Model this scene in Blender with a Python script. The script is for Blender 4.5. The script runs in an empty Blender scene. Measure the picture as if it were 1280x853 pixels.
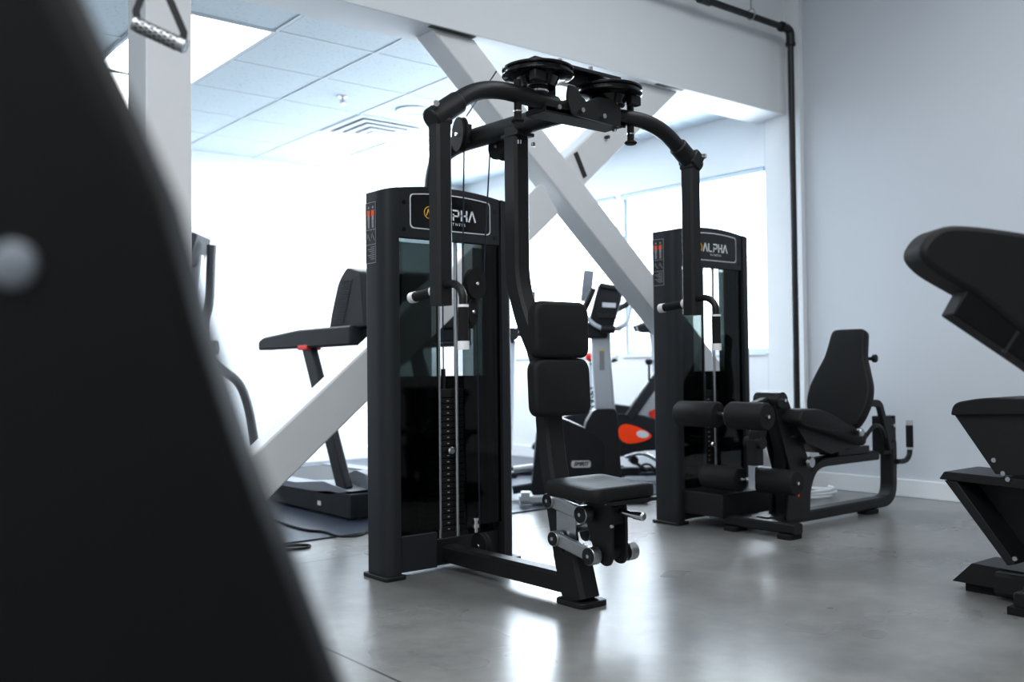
import bpy, bmesh, math
from mathutils import Vector, Matrix
sc = bpy.context.scene
COL = sc.collection
PI = math.pi
V = Vector

# ------------------------------------------------------------------ materials
def mat(name, col, rough=.5, metal=0, noise=0, nscale=60, bump=0, bscale=200, coat=0, spec=None, emit=None, estr=0):
    m = bpy.data.materials.new(name); m.use_nodes = True
    nt = m.node_tree; N = nt.nodes; L = nt.links
    b = N['Principled BSDF']
    b.inputs['Base Color'].default_value = (*col, 1)
    b.inputs['Roughness'].default_value = rough
    b.inputs['Metallic'].default_value = metal
    if coat: b.inputs['Coat Weight'].default_value = coat; b.inputs['Coat Roughness'].default_value = .08
    if spec is not None: b.inputs['Specular IOR Level'].default_value = spec
    if emit: b.inputs['Emission Color'].default_value = (*emit, 1); b.inputs['Emission Strength'].default_value = estr
    tc = N.new('ShaderNodeTexCoord')
    if noise:
        n = N.new('ShaderNodeTexNoise'); n.inputs['Scale'].default_value = nscale; n.inputs['Detail'].default_value = 4
        L.new(tc.outputs['Object'], n.inputs['Vector'])
        mx = N.new('ShaderNodeMix'); mx.data_type = 'RGBA'
        mx.inputs['A'].default_value = (*[c * (1 - noise) for c in col], 1); mx.inputs['B'].default_value = (*[min(1, c * (1 + noise)) for c in col], 1)
        L.new(n.outputs['Fac'], mx.inputs['Factor']); L.new(mx.outputs['Result'], b.inputs['Base Color'])
    if bump:
        n2 = N.new('ShaderNodeTexNoise'); n2.inputs['Scale'].default_value = bscale; n2.inputs['Detail'].default_value = 3
        L.new(tc.outputs['Object'], n2.inputs['Vector'])
        bp = N.new('ShaderNodeBump'); bp.inputs['Strength'].default_value = bump; bp.inputs['Distance'].default_value = .002
        L.new(n2.outputs['Fac'], bp.inputs['Height']); L.new(bp.outputs['Normal'], b.inputs['Normal'])
    return m

M = {}
M['black'] = mat('black_powder_coat', (.0115, .0125, .014), .42, spec=.32, bump=.25, bscale=900, noise=.2)
M['shroud'] = mat('charcoal_shroud', (.019, .021, .0245), .46, spec=.35, noise=.12, nscale=20)
M['gloss'] = mat('gloss_black', (.006, .006, .007), .12)
M['vinyl'] = mat('black_vinyl', (.008, .0088, .010), .55, spec=.3, bump=.35, bscale=700, noise=.15)
M['rubber'] = mat('black_rubber', (.009, .009, .010), .75, spec=.3, bump=.3, bscale=500)
M['foam'] = mat('foam_roller', (.009, .0095, .0105), .65, spec=.3, bump=.3, bscale=600)
M['chrome'] = mat('chrome', (.72, .72, .73), .18, 1)
M['steel'] = mat('brushed_steel', (.5, .51, .52), .32, 1, noise=.12, nscale=120)
M['silver'] = mat('silver_plastic', (.55, .57, .6), .35, .3)
M['white_cap'] = mat('white_cap', (.8, .8, .8), .4)
M['white_post'] = mat('white_enamel', (.55, .6, .66), .35, coat=.3, noise=.04, nscale=8)
M['grey_plastic'] = mat('grey_plastic', (.22, .24, .27), .45, noise=.1)
M['dark_plastic'] = mat('dark_plastic', (.012, .014, .018), .5, spec=.35, noise=.2, nscale=8)
M['belt'] = mat('treadmill_belt', (.03, .032, .036), .6, noise=.2)
M['red'] = mat('red_plastic', (.75, .03, .015), .35)
M['redorange'] = mat('red_orange_plastic_glow', (.9, .07, .015), .25, emit=(.9, .06, .01), estr=.15)  # faint glow added to the colour; the plastic is no lamp
M['yellow'] = mat('yellow_logo', (.85, .5, .03), .4)
M['tape'] = mat('yellow_tape', (.9, .62, .02), .5, noise=.2)
M['mark'] = mat('light_print', (.75, .77, .8), .4)
M['mark2'] = mat('grey_print', (.3, .31, .33), .5)
M['cable'] = mat('steel_cable', (.012, .02, .035), .4, .2)
M['pipe'] = mat('old_black_pipe', (.02, .021, .022), .4, .3, noise=.7, nscale=25, bump=.4, bscale=60)
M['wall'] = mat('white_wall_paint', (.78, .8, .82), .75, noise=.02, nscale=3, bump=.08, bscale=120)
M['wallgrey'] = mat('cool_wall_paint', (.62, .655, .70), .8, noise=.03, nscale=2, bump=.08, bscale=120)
M['steelwhite'] = mat('white_painted_steel', (.74, .75, .76), .5, noise=.03, nscale=10)
M['trimw'] = mat('white_trim', (.78, .8, .82), .5, noise=.02)
M['winframe'] = mat('aluminium_frame', (.45, .55, .68), .4, .2, noise=.05)
M['dark'] = mat('dark_slot', (.03, .03, .03), .7)
M['hose'] = mat('white_hose', (.75, .77, .78), .4)
M['rubbermat'] = mat('rubber_flooring', (.035, .045, .065), .28, noise=.35, nscale=300, bump=.3, bscale=400)
M['decal'] = mat('placard_black', (.01, .011, .013), .35)
M['skin'] = mat('print_orange_red', (.85, .12, .04), .5)
M['vent'] = mat('vent_white', (.66, .72, .76), .5, noise=.03)
M['slab'] = mat('panel_black', (.0035, .0038, .0045), .5, spec=.2, noise=.2, nscale=4)
M['knurl'] = mat('knurled_grip', (.33, .34, .35), .4, 1, noise=.3, nscale=90, bump=.6, bscale=260)
M['deck'] = mat('near_ceiling_deck', (.5, .5, .52), .8, noise=.05, nscale=3)
M['emit_panel'] = mat('light_diffuser', (1, 1, 1), .5, emit=(.93, .97, 1), estr=6)

def sheet(name, tint, rough, k0, k1):
    m = bpy.data.materials.new(name); m.use_nodes = True
    nt = m.node_tree; N = nt.nodes; L = nt.links; N.clear()
    o = N.new('ShaderNodeOutputMaterial'); t = N.new('ShaderNodeBsdfTransparent'); g = N.new('ShaderNodeBsdfGlossy')
    t.inputs['Color'].default_value = (*tint, 1); g.inputs['Roughness'].default_value = rough
    f = N.new('ShaderNodeLayerWeight'); p = N.new('ShaderNodeMath'); p.operation = 'POWER'; p.inputs[1].default_value = 4
    L.new(f.outputs['Facing'], p.inputs[0])
    r = N.new('ShaderNodeMapRange'); r.inputs['To Min'].default_value = k0; r.inputs['To Max'].default_value = k1; L.new(p.outputs[0], r.inputs['Value'])
    mx = N.new('ShaderNodeMixShader'); L.new(r.outputs[0], mx.inputs[0]); L.new(t.outputs[0], mx.inputs[1]); L.new(g.outputs[0], mx.inputs[2])
    L.new(mx.outputs[0], o.inputs[0]); return m
M['smoke'] = sheet('smoked_acrylic', (.36, .395, .39), .04, .03, .7)
M['glass'] = sheet('window_glass', (.96, .98, 1), .02, .03, .7)

def floor_mat():
    m = bpy.data.materials.new('polished_concrete'); m.use_nodes = True
    nt = m.node_tree; N = nt.nodes; L = nt.links; b = N['Principled BSDF']
    tc = N.new('ShaderNodeTexCoord')
    def noise(s, d=6, r=.6):
        n = N.new('ShaderNodeTexNoise'); n.inputs['Scale'].default_value = s; n.inputs['Detail'].default_value = d; n.inputs['Roughness'].default_value = r
        L.new(tc.outputs['Object'], n.inputs['Vector']); return n
    n1 = noise(1.1, 8, .65); n2 = noise(14, 5)
    r1 = N.new('ShaderNodeValToRGB'); L.new(n1.outputs['Fac'], r1.inputs[0])
    e = r1.color_ramp.elements; e[0].position = .3; e[0].color = (.145, .147, .144, 1); e[1].position = .72; e[1].color = (.31, .307, .298, 1)
    mx = N.new('ShaderNodeMix'); mx.data_type = 'RGBA'; mx.blend_type = 'OVERLAY'; mx.inputs['Factor'].default_value = .22
    L.new(r1.outputs[0], mx.inputs['A']); L.new(n2.outputs['Fac'], mx.inputs['B'])
    # saw-cut joints
    sp = N.new('ShaderNodeSeparateXYZ'); L.new(tc.outputs['Object'], sp.inputs[0])
    def near(out, val, w):
        a = N.new('ShaderNodeMath'); a.operation = 'SUBTRACT'; L.new(out, a.inputs[0]); a.inputs[1].default_value = val
        c = N.new('ShaderNodeMath'); c.operation = 'ABSOLUTE'; L.new(a.outputs[0], c.inputs[0])
        d = N.new('ShaderNodeMath'); d.operation = 'LESS_THAN'; L.new(c.outputs[0], d.inputs[0]); d.inputs[1].default_value = w
        return d
    j1 = near(sp.outputs['X'], 1.40, .004); j2 = near(sp.outputs['Y'], 3.84, .004)
    j = N.new('ShaderNodeMath'); j.operation = 'MAXIMUM'; L.new(j1.outputs[0], j.inputs[0]); L.new(j2.outputs[0], j.inputs[1])
    m2 = N.new('ShaderNodeMix'); m2.data_type = 'RGBA'; L.new(j.outputs[0], m2.inputs['Factor']); L.new(mx.outputs['Result'], m2.inputs['A']); m2.inputs['B'].default_value = (.03, .03, .03, 1)
    L.new(m2.outputs['Result'], b.inputs['Base Color'])
    n3 = noise(1.4, 3)
    mr = N.new('ShaderNodeMapRange'); mr.inputs['To Min'].default_value = .22; mr.inputs['To Max'].default_value = .36; L.new(n3.outputs['Fac'], mr.inputs['Value'])
    L.new(mr.outputs[0], b.inputs['Roughness'])
    bp = N.new('ShaderNodeBump'); bp.inputs['Strength'].default_value = .0; bp.inputs['Distance'].default_value = .01
    n4 = noise(4, 2); L.new(n4.outputs['Fac'], bp.inputs['Height']); L.new(bp.outputs['Normal'], b.inputs['Normal'])
    b.inputs['Specular IOR Level'].default_value = .6
    return m
M['floor'] = floor_mat()

def tile_mat():
    m = bpy.data.materials.new('acoustic_ceiling_tile'); m.use_nodes = True
    nt = m.node_tree; N = nt.nodes; L = nt.links; b = N['Principled BSDF']
    tc = N.new('ShaderNodeTexCoord')
    n = N.new('ShaderNodeTexNoise'); n.inputs['Scale'].default_value = 55; n.inputs['Detail'].default_value = 3
    L.new(tc.outputs['Object'], n.inputs['Vector'])
    r = N.new('ShaderNodeValToRGB'); L.new(n.outputs['Fac'], r.inputs[0])
    e = r.color_ramp.elements; e[0].position = .28; e[0].color = (.52, .60, .66, 1); e[1].position = .42; e[1].color = (.66, .74, .79, 1)
    L.new(r.outputs[0], b.inputs['Base Color']); b.inputs['Roughness'].default_value = .9
    return m
M['tile'] = tile_mat()

# ------------------------------------------------------------------ mesh helper
class MB:
    def __init__(s, M_=None): s.bm = bmesh.new(); s.M = M_ or Matrix.Identity(4)
    def _f(s, vs):
        try: return s.bm.faces.new(vs)
        except ValueError: return None
    def v(s, p): return s.bm.verts.new(s.M @ V(p))
    def box(s, c, d, R=None):
        c = V(c); h = V(d) / 2; vs = []
        for z in (-1, 1):
            for x, y in ((-1, -1), (1, -1), (1, 1), (-1, 1)):
                p = V((x * h.x, y * h.y, z * h.z))
                if R: p = R @ p
                vs.append(s.v(c + p))
        for q in ((3, 2, 1, 0), (4, 5, 6, 7), (0, 1, 5, 4), (1, 2, 6, 5), (2, 3, 7, 6), (3, 0, 4, 7)): s._f([vs[i] for i in q])
        return s
    def bb(s, x0, x1, y0, y1, z0, z1): return s.box(((x0 + x1) / 2, (y0 + y1) / 2, (z0 + z1) / 2), (x1 - x0, y1 - y0, z1 - z0))
    def loft(s, rings, cap=True, closed=False):
        R = [[s.v(p) for p in r] for r in rings]; n = len(R[0])
        m = len(R)
        for i in range(m if closed else m - 1):
            a, b = R[i], R[(i + 1) % m]
            for k in range(n): s._f([a[k], a[(k + 1) % n], b[(k + 1) % n], b[k]])
        if cap and not closed: s._f(list(reversed(R[0]))); s._f(R[-1])
        return s
    def cyl(s, p0, p1, r0, r1=None, seg=20, cap=True):
        p0, p1 = V(p0), V(p1); r1 = r0 if r1 is None else r1
        d = (p1 - p0).normalized(); u = d.orthogonal().normalized(); w = d.cross(u)
        rs = [[p + (u * math.cos(2 * PI * k / seg) + w * math.sin(2 * PI * k / seg)) * r for k in range(seg)] for p, r in ((p0, r0), (p1, r1))]
        return s.loft(rs, cap)
    def lathe(s, p0, axis, prof, seg=28):
        p0 = V(p0); d = V(axis).normalized(); u = d.orthogonal().normalized(); w = d.cross(u)
        rs = [[p0 + d * h + (u * math.cos(2 * PI * k / seg) + w * math.sin(2 * PI * k / seg)) * max(r, .0004) for k in range(seg)] for h, r in prof]
        return s.loft(rs)
    def tube(s, pts, r, seg=14, rect=None, up=(0, 0, 1), fillet=0, closed=False, cr=0):
        pts = [V(p) for p in pts]
        if fillet: pts = fil(pts, fillet)
        n = len(pts); rings = []
        prev = None
        for i, p in enumerate(pts):
            if closed: t = (pts[(i + 1) % n] - pts[i - 1]).normalized()
            elif i == 0: t = (pts[1] - pts[0]).normalized()
            elif i == n - 1: t = (pts[-1] - pts[-2]).normalized()
            else: t = ((pts[i + 1] - p).normalized() + (p - pts[i - 1]).normalized()).normalized()
            if rect:
                upv = V(up); u = t.cross(upv)
                if u.length < 1e-4: u = t.orthogonal()
                u.normalize(); w = u.cross(t).normalized()
                a, b = rect[0] / 2, rect[1] / 2; c = min(a, b) * .3
                rings.append([p + u * x + w * y for x, y in ((a, -b + c), (a, b - c), (a - c, b), (-a + c, b), (-a, b - c), (-a, -b + c), (-a + c, -b), (a - c, -b))])
            else:
                if prev is None: u = t.orthogonal().normalized()
                else:
                    u = prev - t * prev.dot(t); u.normalize()
                prev = u; w = t.cross(u)
                rr = r[i] if isinstance(r, (list, tuple)) else r
                rings.append([p + (u * math.cos(2 * PI * k / seg) + w * math.sin(2 * PI * k / seg)) * rr for k in range(seg)])
        return s.loft(rings, closed=closed)
    def prism(s, poly, o, u, w, t0, t1):
        """polygon (a,b) -> o + a u + b w, extruded along u x w from t0 to t1"""
        o, u, w = V(o), V(u), V(w); n = u.cross(w).normalized()
        return s.loft([[o + u * a + w * b + n * t for a, b in poly] for t in (t0, t1)])
    def pad(s, poly, o, u, w, th, rnd=.02, crown=0):
        """upholstered pad: outline extruded along n = u x w with rounded edges"""
        o, u, w = V(o), V(u), V(w); n = u.cross(w).normalized()
        cx = sum(a for a, b in poly) / len(poly); cy = sum(b for a, b in poly) / len(poly)
        sx = max(abs(a - cx) for a, b in poly); sy = max(abs(b - cy) for a, b in poly)
        rings = []
        K = 5
        for j in range(K + 1):
            an = PI / 2 * j / K; ins = rnd * (1 - math.sin(an)); t = rnd * (1 - math.cos(an))
            rings.append((ins, t))
        for j in range(K, -1, -1):
            ins, t = rings[j]; rings.append((ins, th - t))
        rings = [(rnd * 2.2, -0.0)] + rings + [(rnd * 2.2, th + crown * .4), (min(sx, sy) * .5, th + crown)]
        R = []
        for ins, t in rings:
            fx = 1 - ins / sx; fy = 1 - ins / sy
            R.append([o + u * (cx + (a - cx) * fx) + w * (cy + (b - cy) * fy) + n * t for a, b in poly])
        return s.loft(R)

def fil(pts, r, k=6):
    out = [pts[0]]
    for i in range(1, len(pts) - 1):
        a, p, b = pts[i - 1], pts[i], pts[i + 1]
        d1 = min(r, (a - p).length * .49); d2 = min(r, (b - p).length * .49)
        A = p + (a - p).normalized() * d1; B = p + (b - p).normalized() * d2
        for j in range(k + 1):
            t = j / k; out.append(A * (1 - t) ** 2 + p * 2 * t * (1 - t) + B * t * t)
    out.append(pts[-1]); return out

def rpoly(pts, r, k=5):
    out = []; n = len(pts)
    for i in range(n):
        p = V((*pts[i], 0)); a = V((*pts[i - 1], 0)); b = V((*pts[(i + 1) % n], 0))
        rr = r[i] if isinstance(r, (list, tuple)) else r
        if rr <= 0: out.append((p.x, p.y)); continue
        d1 = min(rr, (a - p).length * .49); d2 = min(rr, (b - p).length * .49)
        A = p + (a - p).normalized() * d1; B = p + (b - p).normalized() * d2
        for j in range(k + 1):
            t = j / k; q = A * (1 - t) ** 2 + p * 2 * t * (1 - t) + B * t * t; out.append((q.x, q.y))
    return out
def rrect(x0, x1, y0, y1, r): return rpoly([(x0, y0), (x1, y0), (x1, y1), (x0, y1)], r)

ORG = {}
def root(name, loc, label, cat, rz=0, group=None):
    o = bpy.data.objects.new(name, None); COL.objects.link(o)
    o.location = loc; o.rotation_euler = (0, 0, rz); o.empty_display_size = .1
    o['label'] = label; o['category'] = cat
    if group: o['group'] = group
    ORG[o.name] = V((0, 0, 0)) if rz else V(loc)
    return o
def topobj(o):
    while o.parent: o = o.parent
    return o
def part(name, mb, m, parent=None, bevel=0, angle=35, label=None, smooth=True, org=None):
    bm = mb.bm if isinstance(mb, MB) else mb
    bmesh.ops.recalc_face_normals(bm, faces=bm.faces)
    off = ORG.get(topobj(parent).name, V((0, 0, 0))) if parent else (V(org) if org else V((0, 0, 0)))
    if off.length: bmesh.ops.translate(bm, verts=bm.verts, vec=-off)
    me = bpy.data.meshes.new(name); bm.to_mesh(me); bm.free()
    if smooth:
        for p in me.polygons: p.use_smooth = True
        me.set_sharp_from_angle(angle=math.radians(angle))
    o = bpy.data.objects.new(name, me); COL.objects.link(o)
    me.materials.append(M[m] if isinstance(m, str) else m)
    if parent: o.parent = parent
    elif org: o.location = org
    if bevel:
        b = o.modifiers.new('b', 'BEVEL'); b.width = bevel; b.segments = 2; b.limit_method = 'ANGLE'; b.angle_limit = math.radians(40)
    if label: o['label'] = label
    return o
def tag(o, label, cat, group=None, kind=None):
    o['label'] = label; o['category'] = cat
    if group: o['group'] = group
    if kind: o['kind'] = kind
    return o
def struct(name, mb, m, bevel=0, parent=None, label=None):
    o = part(name, mb, m, parent, bevel)
    if not parent: o['kind'] = 'structure'; o['category'] = name.split('_')[0]; o['label'] = label or name
    return o
def dup(o, par, loc=None):
    c = o.copy(); COL.objects.link(c); c.parent = par
    if loc is not None: c.location = loc
    return c
def text_mb(txt, size, o, u, w, depth=.0015, shear=0, space=1, bold=0):
    cu = bpy.data.curves.new('t', 'FONT'); cu.body = txt; cu.size = size; cu.extrude = depth; cu.shear = shear
    cu.align_x = 'CENTER'; cu.align_y = 'CENTER'; cu.space_character = space; cu.offset = bold
    ob = bpy.data.objects.new('t', cu); COL.objects.link(ob)
    dg = bpy.context.evaluated_depsgraph_get(); me = bpy.data.meshes.new_from_object(ob.evaluated_get(dg))
    b = MB(); b.bm.from_mesh(me)
    bpy.data.objects.remove(ob); bpy.data.meshes.remove(me)
    u = V(u).normalized(); w = V(w).normalized(); n = u.cross(w)
    T = Matrix.Translation(V(o)) @ Matrix((u, w, n)).transposed().to_4x4()
    bmesh.ops.transform(b.bm, matrix=T, verts=b.bm.verts); return b

# ------------------------------------------------------------------ room
XW = 5.71; YF = 7.83; ZC = 2.65; YB0, YB1 = 3.97, 4.25; ZB = 2.55; ZN = 3.7; XL = -3.2; YN = -3.4
struct('floor', MB().bb(XL, XW, YN, YF, -.1, 0), 'floor', label='grey polished concrete floor')
W1 = (4.19, 5.62); W2 = (5.68, 7.45); WZ = (.92, 2.24)
w = MB()
w.bb(XW, XW + .2, W1[0], YF + .1, -.1, WZ[0]); w.bb(XW, XW + .2, W1[0], YF + .1, WZ[1], ZN)
w.bb(XW, XW + .2, W1[1], W2[0], WZ[0], WZ[1]); w.bb(XW, XW + .2, W2[1], YF + .1, WZ[0], WZ[1])
struct('wall_window', w, 'wall', label='white wall holding the bright windows')  # lighter colour than wall_right stands in for stronger light on this stretch
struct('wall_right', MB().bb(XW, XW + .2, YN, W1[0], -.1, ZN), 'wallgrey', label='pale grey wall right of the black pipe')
struct('wall_far', MB().bb(XL, XW, YF, YF + .15, -.1, ZN), 'wall', label='white wall behind the treadmill')
struct('wall_left', MB().bb(XL - .15, XL, YN, YF, -.1, ZN), 'wall', label='white wall at the left side of the gym')
struct('wall_near', MB().bb(XL, XW, YN - .15, YN, -.1, ZN), 'wall', label='white wall behind the viewer')
struct('ceiling', MB().bb(XL, XW, YN, YB0, ZN, ZN + .1), 'deck', label='higher ceiling over the near part of the gym')
struct('beam', MB().bb(XL, XW, YB0, YB1, ZB, ZN), 'wall', bevel=.004, label='white boxed beam across the gym')
struct('column', MB().bb(1.31, 1.5, YB0, YB0 + .23, 0, ZB), 'steelwhite', bevel=.006, label='white square column at left end of the brace')
struct('pillar', MB().bb(XW - .05, XW, 3.86, 4.15, 0, ZN), 'wall', bevel=.003, label='shallow white pillar behind the black pipe')
# drop ceiling: board + T-bar grid
xs = [2.27 + .611 * k for k in range(-8, 6)]; ys = [4.79 + .611 * k for k in range(0, 6)]
lights = [(1.659, 4.79), (3.49 + .611, 6.01), (1.659, 6.022)]
ceil = struct('ceiling_tiles', MB().bb(XL, XW, YB1, YF, ZC, ZC + .02), 'tile', label='pale blue drop ceiling of square tiles')
g = MB()
for x in xs: g.bb(x - .011, x + .011, YB1, YF, ZC - .004, ZC)
for y in ys: g.bb(XL, XW, y - .011, y + .011, ZC - .0035, ZC)
part('ceiling_grid', g, 'vent', ceil)
sh = MB()   # thin dark strips painted as the shadow beside the bars
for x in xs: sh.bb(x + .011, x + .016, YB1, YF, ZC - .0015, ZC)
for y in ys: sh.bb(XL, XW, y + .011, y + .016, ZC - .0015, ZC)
part('ceiling_grid_shadow', sh, 'dark', ceil)
for i, (x, y) in enumerate(lights[:3]):
    nm = ['bright recessed ceiling light panel beside the white column', 'bright recessed ceiling light panel beyond the air vent', 'second bright ceiling light panel, end to end with the first, left of the column'][i]
    r = root('ceiling_light', (x + .3055, y + .611, ZC), nm, 'ceiling light', group='recessed ceiling lights')
    f = MB()
    for a in ((x, x + .02, y, y + 1.222), (x + .591, x + .611, y, y + 1.222), (x + .02, x + .591, y, y + .02), (x + .02, x + .591, y + 1.202, y + 1.222)): f.bb(*a, ZC - .008, ZC - .002)
    part('frame', f, 'vent', r); part('diffuser', MB().bb(x + .02, x + .591, y + .02, y + 1.202, ZC - .006, ZC - .003), 'emit_panel', r)
# air diffuser
vx, vy = 3.49, 6.01
r = root('ceiling_vent', (vx + .305, vy + .305, ZC), 'square white air vent in the tiled ceiling', 'air vent')
f = MB()
for k in range(4):
    a = .004 + k * .066; z = ZC - .008 - k * .009; x0, x1, y0, y1 = vx + a, vx + .611 - a, vy + a, vy + .611 - a; t = .05
    for q_ in ((x0, x1, y0, y0 + t), (x0, x1, y1 - t, y1), (x0, x0 + t, y0 + t, y1 - t), (x1 - t, x1, y0 + t, y1 - t)): f.bb(*q_, z, z + .003)
part('louvre', f, 'vent', r)
part('backing', MB().bb(vx + .02, vx + .59, vy + .02, vy + .59, ZC - .004, ZC - .001), 'grey_plastic', r)
part('centre_plate', MB().bb(vx + .26, vx + .351, vy + .26, vy + .351, ZC - .04, ZC - .034), 'vent', r)
r = root('sprinkler', (3.17, 5.69, ZC), 'small chrome fire sprinkler in the tiled ceiling', 'sprinkler')
part('escutcheon', MB().lathe((3.17, 5.69, ZC), (0, 0, -1), [(0, .035), (.006, .034), (.012, .015)]), 'chrome', r)
s_ = MB().cyl((3.17, 5.69, ZC - .01), (3.17, 5.69, ZC - .045), .008); s_.tube([(3.155, 5.69, ZC - .02), (3.152, 5.69, ZC - .045), (3.17, 5.69, ZC - .06), (3.188, 5.69, ZC - .045), (3.185, 5.69, ZC - .02)], .003, seg=6)
part('nozzle', s_, 'steel', r); part('deflector', MB().cyl((3.17, 5.69, ZC - .06), (3.17, 5.69, ZC - .063), .016), 'steel', r)
r = root('ceiling_speaker', (3.74, 5.70, ZC), 'round white speaker set in the tiled ceiling', 'speaker')
part('rim', MB().lathe((3.74, 5.70, ZC - .001), (0, 0, -1), [(0, .125), (.008, .122), (.008, .108), (.003, .105)], 40), 'vent', r)
part('grille', MB().cyl((3.74, 5.70, ZC - .002), (3.74, 5.70, ZC - .005), .105, seg=40), 'tile', r)
# windows
for i, (a, b) in enumerate((W1, W2)):
    f = MB(); t = .03; x0, x1 = XW + .05, XW + .1
    f.bb(x0, x1, a, a + t, *WZ); f.bb(x0, x1, b - t, b, *WZ); f.bb(x0, x1, a + t, b - t, WZ[0], WZ[0] + t); f.bb(x0, x1, a + t, b - t, WZ[1] - t, WZ[1])
    o = struct(f'window_{i+1}', f, 'winframe', bevel=.003, label='large bright window')
    part('pane', MB().bb(XW + .07, XW + .076, a + t, b - t, WZ[0] + t, WZ[1] - t), 'glass', o)
    part('blind_rail', MB().bb(XW + .0, XW + .05, a + .01, b - .01, WZ[1] - .035, WZ[1] - .003), 'winframe', o, bevel=.004)
    part('sill', MB().bb(XW - .015, XW + .05, a - .0, b + .0, WZ[0] - .02, WZ[0] + .004), 'trimw', o)
for n, a in (('baseboard_right', (XW - .014, XW, YN, 3.86)), ('baseboard_window', (XW - .014, XW, 4.15, YF)), ('baseboard_far', (XL, XW - .014, YF - .014, YF)), ('baseboard_pillar', (XW - .064, XW - .05, 3.86, 4.15))):
    struct(n, MB().bb(*a, 0, .11), 'trimw', bevel=.004, label='white painted skirting board')
# diagonal steel bracing in the beam line
YC = 4.10
r = root('cross_brace', (3.6, YC, 0), 'white steel X shaped cross brace between the column and the wall', 'steel brace')
def brace(a, b, wd, dp, y):
    """bar between two points of the XZ plane, its top end cut level at z = b[1]"""
    d = V((b[0] - a[0], b[1] - a[1])).normalized(); q = V((-d.y, d.x)) * wd / 2
    A = V(a); B = V(b); t0 = -(q.y) / d.y; t1 = q.y / d.y
    P = [A - q - d * t1 * -1 if 0 else A - q, B - q + d * (q.y / d.y), B + q - d * (q.y / d.y), A + q]
    return MB().prism([(p.x, p.y) for p in P], (0, y, 0), (1, 0, 0), (0, 0, 1), -dp / 2, dp / 2)
part('brace_bar', brace((5.61, .19), (2.885, ZB), .172, .16, YC), 'steelwhite', r, bevel=.01)
part('brace_bar', brace((1.60, .17), (3.46, 1.70), .2, .13, YC), 'steelwhite', r, bevel=.01)
part('brace_bar', brace((3.70, 1.91), (4.47, ZB), .2, .13, YC), 'steelwhite', r, bevel=.01)
du = V((.77, 0, .635)).normalized(); dw = V((-du.z, 0, du.x))
def gus(c, L_, Wd):
    m = MB()
    for yy in (-.075, .075):
        m.prism(rpoly([(-L_ / 2, -Wd / 2), (L_ / 2, -Wd / 2), (L_ / 2, Wd / 2), (-L_ / 2, Wd / 2)], .03), (c[0], YC + yy, c[1]), du, dw, -.006, .006)
    return m
part('gusset_plate', gus((3.40, 1.66), .34, .2), 'steelwhite', r, bevel=.002)
for cx, cz in ((3.33, 1.62), (3.98, 2.17)): part('bolt', MB().cyl((cx, YC - .066, cz), (cx, YC - .095, cz), .011, seg=6), 'dark', r)
sl = MB(); sl.box((3.775, YC - .066, 1.985), (.03, .01, .15), Matrix.Rotation(-.5, 3, 'Y'))
part('slot', sl, 'dark', r)
for xa_, xb_ in ((2.72, 3.0), (4.38, 4.62)): part('beam_slot', MB().bb(xa_, xb_, YB0 + .01, YB0 + .04, ZB - .004, ZB - .001), 'dark', r)

# ------------------------------------------------------------------ pipe
r = root('sprinkler_pipe', (5.555, 3.85, 0), 'black steel pipe running down the wall and along the beam', 'pipe')
part('pipe_run', MB().tube([(2.4, 3.85, 3.09), (5.555, 3.85, 3.09), (5.555, 3.85, .003)], .021, fillet=.06), 'pipe', r)
part('elbow', MB().tube([(5.46, 3.85, 3.09), (5.555, 3.85, 3.09), (5.555, 3.85, 2.99)], .029, fillet=.07), 'pipe', r)
for a_, b_, r_ in (((5.45, 3.85, 3.09), (5.47, 3.85, 3.09), .034), ((5.555, 3.85, 3.0), (5.555, 3.85, 2.98), .034), ((4.62, 3.85, 3.09), (4.72, 3.85, 3.09), .03), ((5.555, 3.85, 0), (5.555, 3.85, .01), .05)):
    part('collar', MB().cyl(a_, b_, r_), 'pipe', r)
part('hanger', MB().tube([(5.13, 3.85, 3.7), (5.13, 3.85, 3.13)], .005, seg=8).tube([(5.13, 3.85 + .03 * math.cos(a), 3.1 + .036 * math.sin(a)) for a in [2 * PI * k / 16 for k in range(16)]], .004, seg=6, closed=True), 'steel', r)
part('warning_tape', MB().cyl((5.555, 3.85, .2), (5.555, 3.85, .42), .0225), 'tape', r, label='yellow tape')

# ------------------------------------------------------------------ selectorised weight tower
def letters(o, u, w, h, depth=.002):
    """stroke letters A L P H A; the A's have no crossbar"""
    m = MB(); o, u, w = V(o), V(u).normalized(), V(w).normalized(); n = u.cross(w); t = h * .15
    def st(x0, y0, x1, y1):
        a = V((x0, y0)); b = V((x1, y1)); d = (b - a).normalized(); q = V((-d.y, d.x)) * t / 2
        m.loft([[o + u * p.x + w * p.y + n * k for p in (a - q, b - q, b + q, a + q)] for k in (0, depth)])
    wd = h * .74; gap = h * .17; X = -(5 * wd + 4 * gap) / 2
    for ch in 'ALPHA':
        if ch == 'A': st(X, 0, X + wd / 2, h); st(X + wd / 2, h, X + wd, 0)
        if ch == 'L': st(X + t / 2, h, X + t / 2, 0); st(X, t / 2, X + wd * .85, t / 2)
        if ch == 'P': st(X + t / 2, h * .62, X + t / 2, 0); st(X, h - t / 2, X + wd, h - t / 2); st(X + wd - t / 2, h, X + wd - t / 2, h * .35); st(X, h * .42, X + wd, h * .42)
        if ch == 'H': st(X + t / 2, 0, X + t / 2, h); st(X + wd - t / 2, 0, X + wd - t / 2, h); st(X, h / 2, X + wd, h / 2)
        X += wd + gap
    return m

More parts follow.
